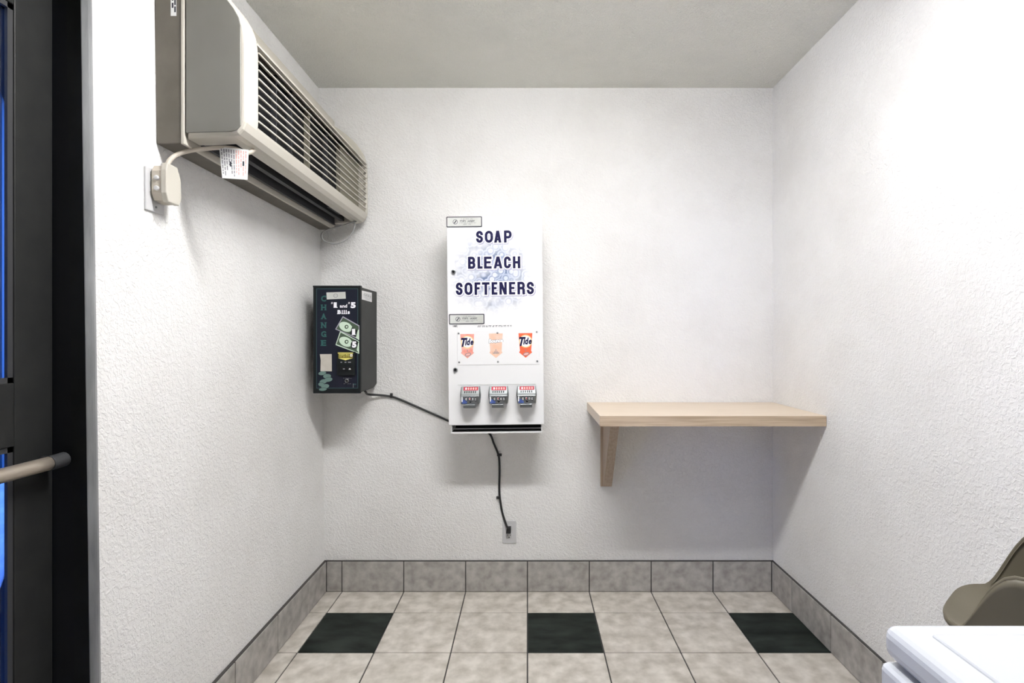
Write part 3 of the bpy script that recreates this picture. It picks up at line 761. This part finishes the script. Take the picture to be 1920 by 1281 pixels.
# clear product panel with three stickers and six screws
b = B()
x0, x1, z0, z1 = Vp(857, 0)[0], Vp(1011, 0)[0], Vp(0, 684)[1], Vp(0, 619.5)[1]
b.box(x0, x1, dV - .0022, dV + .001, z0, z1, 'white', .0008, 1)
pp = build('product_panel', b, vd)
pfr = (Vector((0, dV - .0022, 0)), X1, Z1, -Y1)
def banner(x, w, top, bot, colm, kind):
    b = B(); k = 1
    pts = [(x - w / 2, top), (x + w / 2, top), (x + w * .40, top + (bot - top) * .72), (x + w * .47, top + (bot - top) * .78), (x, bot), (x - w * .47, top + (bot - top) * .78), (x - w * .40, top + (bot - top) * .72)]
    flat(b, pfr, [Vp(*q) for q in pts][::-1], colm, .0005)
    s = dV / F
    if kind == 'tide':
        cx, cz = Vp(x + .3, top + 15)
        flat(b, pfr, ell(cx, cz, 12.2 * s, 12.2 * s), 'yelink', .0007); flat(b, pfr, ell(cx, cz, 10.4 * s, 10.4 * s), 'whiteink', .0009)
        a = Vp(x - 10.5, top + 22); c = Vp(x - 4.2, top + 7); d_ = Vp(x + 11.5, top + 9.2); e = Vp(x - 4.6, top + 21)
        k = .0
        put_text(b, 'T', pfr, Vp(x - 12, 0)[0], Vp(x + .6, 0)[0], Vp(0, top + 24)[1], Vp(0, top + 7)[1], 'navy', .0012, .045, .3)
        for ch, u0, u1, t_, o_ in (('i', -4.4, -.4, 8.6, 21.4), ('d', -1.2, 6.2, 8.2, 21), ('e', 5.8, 11.8, 12.2, 20.6)):
            put_text(b, ch, pfr, Vp(x + u0, 0)[0], Vp(x + u1, 0)[0], Vp(0, top + o_)[1], Vp(0, top + t_)[1], 'navy', .0012, .045, .25)
        flat(b, pfr, ell(*Vp(x + 1, bot - 7), 6 * s, 3.2 * s, .25), 'greyink', .0008); flat(b, pfr, ell(*Vp(x + 1, bot - 7), 4.6 * s, 2 * s, .25), 'pinkink', .0010)
        flat(b, pfr, [Vp(*q) for q in ((x - .5, bot - 12), (x + .6, bot - 12), (x + .6, bot - 16), (x - .5, bot - 16))], 'greyink', .0008)
        nm = 'detergent_sticker'
    else:
        put_text(b, 'Bounce', pfr, Vp(x - 13.2, 0)[0], Vp(x + 13.2, 0)[0], Vp(0, top + 17)[1], Vp(0, top + 10)[1], 'greyink', .0007, .10, .15, ref=.03, rot=.06)
        put_text(b, 'Bounce', pfr, Vp(x - 13.2, 0)[0], Vp(x + 13.2, 0)[0], Vp(0, top + 17)[1], Vp(0, top + 10)[1], 'whiteink', .0010, .045, .15, ref=.03, rot=.06)
        for q, h in ((-5, 3), (-2.5, 5), (0, 9), (2.5, 5), (5, 3.4)):
            flat(b, pfr, [Vp(*w_) for w_ in ((x + q - .9, bot - 8), (x + q + .9, bot - 8), (x + q + .4, bot - 8 - h), (x + q - .4, bot - 8 - h))], 'greyink', .0008)
        nm = 'fabric_softener_sticker'
    return build(nm, b, pp)
banner(876, 26, 626, 671.5, 'salmon', 'tide')['label'] = 'faded pink detergent sticker'
banner(929.5, 26, 625.5, 671.5, 'peach', 'b')['label'] = 'faded peach fabric softener sticker'
banner(985, 26, 625.5, 671.5, 'orange', 'tide')['label'] = 'orange detergent sticker'
for (x, y) in ((860, 624.5), (932.8, 624.5), (1006.3, 623.5), (860.5, 678.5), (933.2, 678.5), (1006.6, 678)):
    b = B(); b.cyl(P(x, y, dV) + Vector((0, -.0035, 0)), .0042, .004, 'y', 'steel', 12); build('screw', b, pp)
for (x, y) in ((852, 509), (853.4, 692.5)):
    b = B(); p = P(x, y, dV); b.cyl(p + Vector((0, -.004, 0)), .0098, .012, 'y', 'steel', 20, bev=.002); b.cyl(p + Vector((0, -.0085, 0)), .006, .006, 'y', 'black', 16)
    build('lock', b, vd)
b = B(); b.box(Vp(857, 0)[0], Vp(1003, 0)[0], dV - .0016, dV + .001, Vp(0, 721.6)[1], Vp(0, 720.6)[1], 'silver'); build('seam', b, vd)
def coin_slide(x, k):
    b = B(); s = dV / F; p = P(x, 724, dV); top = p.z; cx = p.x; W = 34 * s
    h = 31 * s
    prof_ = [(dV - .018, top), (dV + .004, top), (dV + .004, top - h), (dV - .048, top - h), (dV - .048, top - h * .52), (dV - .040, top - h * .40)]
    b.prism(prof_, 'x', cx - W / 2, cx + W / 2, 'chrome')
    for sgn in (-1, 1):
        b.prism([(cx + sgn * W / 2, top), (cx + sgn * (W / 2 + .0045), top - h * .5), (cx + sgn * W / 2, top - h)], 'y', dV - .03, dV + .003, 'chrome')
    o = build('coin_slide', b, vd); bevel(o, .0015, 1)
    # red price strip, coin slots along the top, worn face plate
    n_ = Vector((0, -(.40 * h), .022)).normalized()
    b = B(); fr_ = (Vector((cx, dV - .018, top)), X1, Vector((0, -.022, -.40 * h)).normalized(), n_)
    L = math.hypot(.022, .40 * h)
    flat(b, fr_, rect(-W * .38, W * .42, L * .05, L * .55)[::-1], 'redplastic', .0006)
    for q in range(5): flat(b, fr_, ell(-W * .24 + q * W * .135, L * .30, W * .042, L * .17)[::-1], 'whiteink' if q == 0 else 'pinkink', .0010)
    for q in range(6): flat(b, fr_, rect(-W * .32 + q * W * .115, -W * .27 + q * W * .115, L * .62, L * .92)[::-1], 'black', .0006)
    build('price_strip', b, o)
    b = B(); ff = (Vector((cx, dV - .048, top - h)), X1, Z1, -Y1); fh = h * .48
    flat(b, ff, rect(-W * .44, -W * .16, fh * .06, fh * .55), 'blueplastic', .0006)
    for q, (u, v, ru) in enumerate(((-.20, .62, .075), (-.02, .66, .085), (.15, .62, .075), (.30, .6, .065))):
        flat(b, ff, ell(u * W, v * fh, ru * W, fh * .27), 'ink', .0007); flat(b, ff, ell(u * W, v * fh, ru * W * .62, fh * .17), 'silver', .0009)
        flat(b, ff, ell(u * W + .001, v * fh, ru * W * .34, fh * .10), 'redplastic' if q in (1,) else 'greyink', .0011)
    flat(b, ff, [(-W * .06, fh * .34), (W * .10, fh * .34), (W * .02, fh * .12)], 'black', .0008)
    flat(b, ff, rect(-W * .12, W * .36, fh * .04, fh * .10), 'greyink', .0008)
    flat(b, ff, rect(-W * .46, -W * .40, fh * .30, fh * .9), 'whiteink', .0008)
    build('coin_plate', b, o)
    b = B(); b.box(cx - W * .36, cx + W * .30, dV - .060, dV + .002, top - h - 7 * s, top - h - .0005, 'chrome', .002)
    build('slide_handle', b, o)
for k, x in enumerate((882, 934, 986)): coin_slide(x, k)
b = B()
b.box(hx0 + .004, hx1 - .004, dV + .010, D - .0125, vzb, vzb + .005, 'white'); b.box(hx0, hx1, dV + .006, dV + .010, vzb, vzb + .007, 'white')
b.box(hx0, hx0 + .004, dV + .0102, D - .0125, vzb, vz0 + .004, 'white'); b.box(hx1 - .004, hx1, dV + .0102, D - .0125, vzb, vz0 + .004, 'white')
b.box(hx0 + .004, hx1 - .004, D - .10, D - .09, vzb, vz0 + .004, 'machgrey'); b.box(hx0 + .004, hx1 - .004, dV + .02, D - .09, vzb + .005, vzb + .007, 'machgrey')
b.box(hx0 + .004, hx1 - .004, dV + .035, dV + .045, vzb + .014, vzb + .019, 'steel')
build('delivery_tray', b, vm)
vm.rotation_euler = (0, -math.radians(.62), 0)
# rotating about the machine's middle
# ================================================================== cords and clips on the back wall
b = B(); r = .0052; yw = D - r - .001
def W(px, py, off=0): p = P(px, py, yw - off); return p
b.tube([Vector((-.80, 2.52, 1.015)), Vector((-.772, 2.50, .998)), W(690, 739.5, .04), W(712, 741, .01), W(735, 744), W(752, 750), W(775, 760), W(800, 771), W(820, 780), W(845, 791), W(870, 800, .0), W(905, 806, 0), W(919, 815), W(926, 832), W(933.5, 850), W(936, 862), W(936.8, 885), W(936.2, 915), W(937.5, 935), W(941.5, 960), W(947, 978, .004), W(951, 989, .014)], r, 'cord', 12)
pc = build('power_cord', b); tag(pc, 'black power cord running along the back wall to the low outlet', 'cord')
b = B(); p = P(953.7, 991.5, D)
b.prism([(p.x - .0115, p.z - .014), (p.x + .0115, p.z - .014), (p.x + .0115, p.z + .016), (p.x - .008, p.z + .014)], 'y', D - .032, D - .0075, 'cord', .003)
build('plug', b, pc)
for (x, y, lab, dx, dy) in ((734.5, 740.5, 'small black cable clip on the cord between the change machine and the soap machine', 0, 1), (937.5, 852.5, 'small black cable clip just below the soap vending machine', 1, 0), (933.5, 932.5, 'small black cable clip above the low wall outlet', -1, 0)):
    p = P(x, y, D); b = B()
    q = Vector((p.x, D, p.z))
    if dy: b.box(q.x - .006, q.x + .006, D - .013, D, q.z - .014, q.z + .009, 'cord', .0015); b.cyl(q + Vector((0, -.014, .003)), .0032, .003, 'y', 'charcoal', 10)
    else:
        b.box(q.x - (.014 if dx > 0 else .007), q.x + (.009 if dx > 0 else .014), D - .013, D, q.z - .006, q.z + .006, 'cord', .0015); b.cyl(q + Vector((dx * .003, -.014, 0)), .0032, .003, 'y', 'charcoal', 10)
    tag(build('cable_clip', b), lab, 'cable clip', 'cable clips on the black cord')
ow = thing('wall_outlet', (P(955, 0, D).x, D, P(0, 1018, D).z), 'white outlet low on the back wall with a black plug in its upper socket', 'outlet')
b = B(); a = P(942.3, 1018, D); c = P(968, 976, D)
b.box(a.x, c.x, D - .006, D, a.z, c.z, 'outlet', .002); build('cover_plate', b, ow)
for zc in (a.z + .037, a.z + .078):
    b = B(); cx = (a.x + c.x) / 2 - .001
    b.prism(rrect(cx - .017, cx + .017, zc - .0145, zc + .0145, .010), 'y', D - .0085, D - .004, 'outlet', .001)
    for u, h in ((-.007, .008), (.006, .0065)): b.box(cx + u - .0013, cx + u + .0013, D - .0089, D - .008, zc, zc + h + .001, 'black')
    b.cyl(Vector((cx, D - .0086, zc - .0075)), .0028, .0008, 'y', 'black', 12); build('socket', b, ow)

# ================================================================== shelf
ys_ = 2.133; zt0, zt1 = .8925, .934; xs0 = .2935
sh = thing('wall_shelf', (.75, D, zt0), 'pale oak laminate wall shelf in the back right corner', 'shelf')
b = B(); b.box(xs0 + .001, XR - .001, ys_ + .001, D - .001, zt0, zt1, 'wood', .0012, 1); bd = build('shelf_board', b, sh)
b = B(); b.box(xs0, XR - .0015, ys_ - .001, ys_ + .001, zt0 - .0005, zt1 - .0006, 'woodedge'); build('edge_band', b, bd)
b = B()
zbr = .522
b.box(.360, .413, D - .019, D - .001, zbr, zt0 - .0005, 'woodv', .001, 1)
b.prism([(D - .019, zbr + .006), (D - .019, zt0 - .0005), (2.336, zt0 - .0005), (2.35, zt0 - .03), (D - .04, zbr + .006)], 'x', .371, .411, 'woodv')
build('support_bracket', b, sh)

# ================================================================== washing machine
wx0, wy1, wz = .380, .565, .944
wm = thing('washing_machine', (.76, .22, 0), 'white enamel washing machine along the right wall in the bottom right corner', 'washing machine')
b = B()
t = bmesh.new(); bmesh.ops.create_cube(t, size=1)
def bx(x0, x1, y0, y1, z0, z1, m, bev, seg):
    b.box(x0, x1, y0, y1, z0, z1, m, bev, seg)
bx(wx0 - .004, 1.10, -.115, wy1 - .002, .03, .902, 'washer', .008, 3); build('cabinet', b, wm)
b = B(); bx(wx0, 1.12, -.118, wy1, .906, wz - .003, 'washer', .012, 4); tp = build('top_panel', b, wm)
b = B(); bx(wx0 + .032, .95, -.085, wy1 - .028, wz - .008, wz + .0, 'washer', .0035, 3); build('lid', b, wm)
b = B(); b.prism([(.97, wz - .006), (1.115, wz - .006), (1.115, wz + .15), (1.05, wz + .15)], 'y', -.11, wy1 - .01, 'washer'); cs = build('control_console', b, wm); bevel(cs, .008)
b = B(); b.cyl(Vector((1.00, .12, wz + .075)), .026, .03, 'x', 'charcoal', 24, bev=.003); build('knob', b, cs)
for x in (.43, 1.05):
    for y in (-.06, .50):
        b = B(); b.cyl(Vector((x, y, .016)), .02, .034, 'z', 'charcoal', 16); build('foot', b, wm)

# ================================================================== bucket chair behind the washer
def smooth01(t): t = max(0., min(1., t)); return t * t * (3 - 2 * t)
def chair_shell(rx, ry, seatz):
    """moulded tub: seat pan with a wall that climbs from the front corners to the back; faces -X"""
    b_ = B(); n = 96; rings = []; e = 2 / 3.3
    def outline(a, k):
        c, s = math.cos(a), math.sin(a)
        return Vector((rx * k * math.copysign(abs(c) ** e, c), ry * k * math.copysign(abs(s) ** e, s), 0))
    def rise(a):
        c = math.cos(a)
        return .13 * smooth01((c + .738) / .57) + .10 * smooth01((c - .45) / .5)
    for k, z in ((.02, -.030), (.35, -.029), (.62, -.024), (.82, -.015), (.92, -.008)):
        rings.append([outline(2 * PI * i / n, k) + Vector((0, 0, z)) for i in range(n)])
    for t in (.03, .14, .3, .5, .7, .86, .96, 1.0):
        ring = []
        for i in range(n):
            a = 2 * PI * i / n; h = rise(a)
            ring.append(outline(a, .965 + .035 * t + .39 * h * t) + Vector((0, 0, -.004 + (.004 + h) * t)))
        rings.append(ring)
    for dk, dz in ((.006, -.001), (.010, -.005), (.010, -.012)):        # rolled rim
        rings.append([outline(2 * PI * i / n, 1 + .39 * rise(2 * PI * i / n) + dk) + Vector((0, 0, rise(2 * PI * i / n) + dz)) for i in range(n)])
    vr = [[b_.bm.verts.new(p + Vector((0, 0, seatz))) for p in rg] for rg in rings]
    k = b_.mi('olive')
    for q in range(len(vr) - 1):
        for i in range(n):
            f = b_.bm.faces.new([vr[q][i], vr[q][(i + 1) % n], vr[q + 1][(i + 1) % n], vr[q + 1][i]]); f.material_index = k; f.smooth = True
    f = b_.bm.faces.new(vr[0][::-1]); f.material_index = k; f.smooth = True
    return b_
SEAT = .721
chair = thing('bucket_chair', (0, 0, 0), 'olive moulded plastic bucket chair against the right wall behind the washing machine', 'chair')
s_ = build('seat_shell', chair_shell(.19, .155, SEAT), chair)
md = s_.modifiers.new('thick', 'SOLIDIFY'); md.thickness = .006; md.offset = -1
for sx in (-1, 1):
    for sy in (-1, 1):
        b = B(); b.tube([(sx * .085, sy * .07, SEAT - .036), (sx * .115, sy * .095, SEAT - .10), (sx * .13, sy * .115, SEAT * .5), (sx * .15, sy * .135, .004)], .009, 'metal_leg', 12)
        build('leg', b, chair)
chair.location = (.984, .925, 0); chair.rotation_euler = (0, 0, -.862)

# ================================================================== light and air
wd = bpy.data.worlds.new('dusk'); sc.world = wd; wd.use_nodes = True
nt = wd.node_tree; bg = nt.nodes['Background']
tc = nt.nodes.new('ShaderNodeTexCoord'); sp = nt.nodes.new('ShaderNodeSeparateXYZ'); cr = nt.nodes.new('ShaderNodeValToRGB')
nt.links.new(tc.outputs['Generated'], sp.inputs[0]); nt.links.new(sp.outputs['Z'], cr.inputs[0])
cr.color_ramp.elements[0].position = 0; cr.color_ramp.elements[0].color = (.12, .27, .95, 1)
cr.color_ramp.elements[1].position = .7; cr.color_ramp.elements[1].color = (.07, .18, .75, 1)
nt.links.new(cr.outputs[0], bg.inputs['Color']); bg.inputs['Strength'].default_value = 14.0
def portal(name, loc, rot, sx, sy):
    l = bpy.data.lights.new(name, 'AREA'); l.shape = 'RECTANGLE'; l.size = sx; l.size_y = sy; l.cycles.is_portal = True
    o = bpy.data.objects.new(name, l); o.location = loc; o.rotation_euler = rot; COL.objects.link(o)
portal('door_portal', (-1.2, (YJ + YJ2) / 2, 1.07), (math.radians(90), 0, math.radians(-90)), .95, 2.1)

cam = bpy.data.cameras.new('camera'); co = bpy.data.objects.new('camera', cam); COL.objects.link(co)
co.location = (0, 0, EYE); co.rotation_euler = (PI / 2, 0, 0)
cam.sensor_width = 36; cam.sensor_fit = 'HORIZONTAL'; cam.lens = F / 1920 * 36
cam.shift_x = -(VX - 960) / 1920; cam.shift_y = -(640.5 - VY) / 1920; cam.clip_start = .02
sc.camera = co
sc.view_settings.view_transform = 'Standard'; sc.view_settings.look = 'None'
sc.view_settings.gamma = 1; sc.view_settings.use_curve_mapping = False
sc.view_settings.exposure = 0.69
sc.cycles.max_bounces = 10; sc.cycles.diffuse_bounces = 6; sc.cycles.transparent_max_bounces = 12
sc.cycles.sample_clamp_indirect = 6
sc.cycles.use_denoising = True
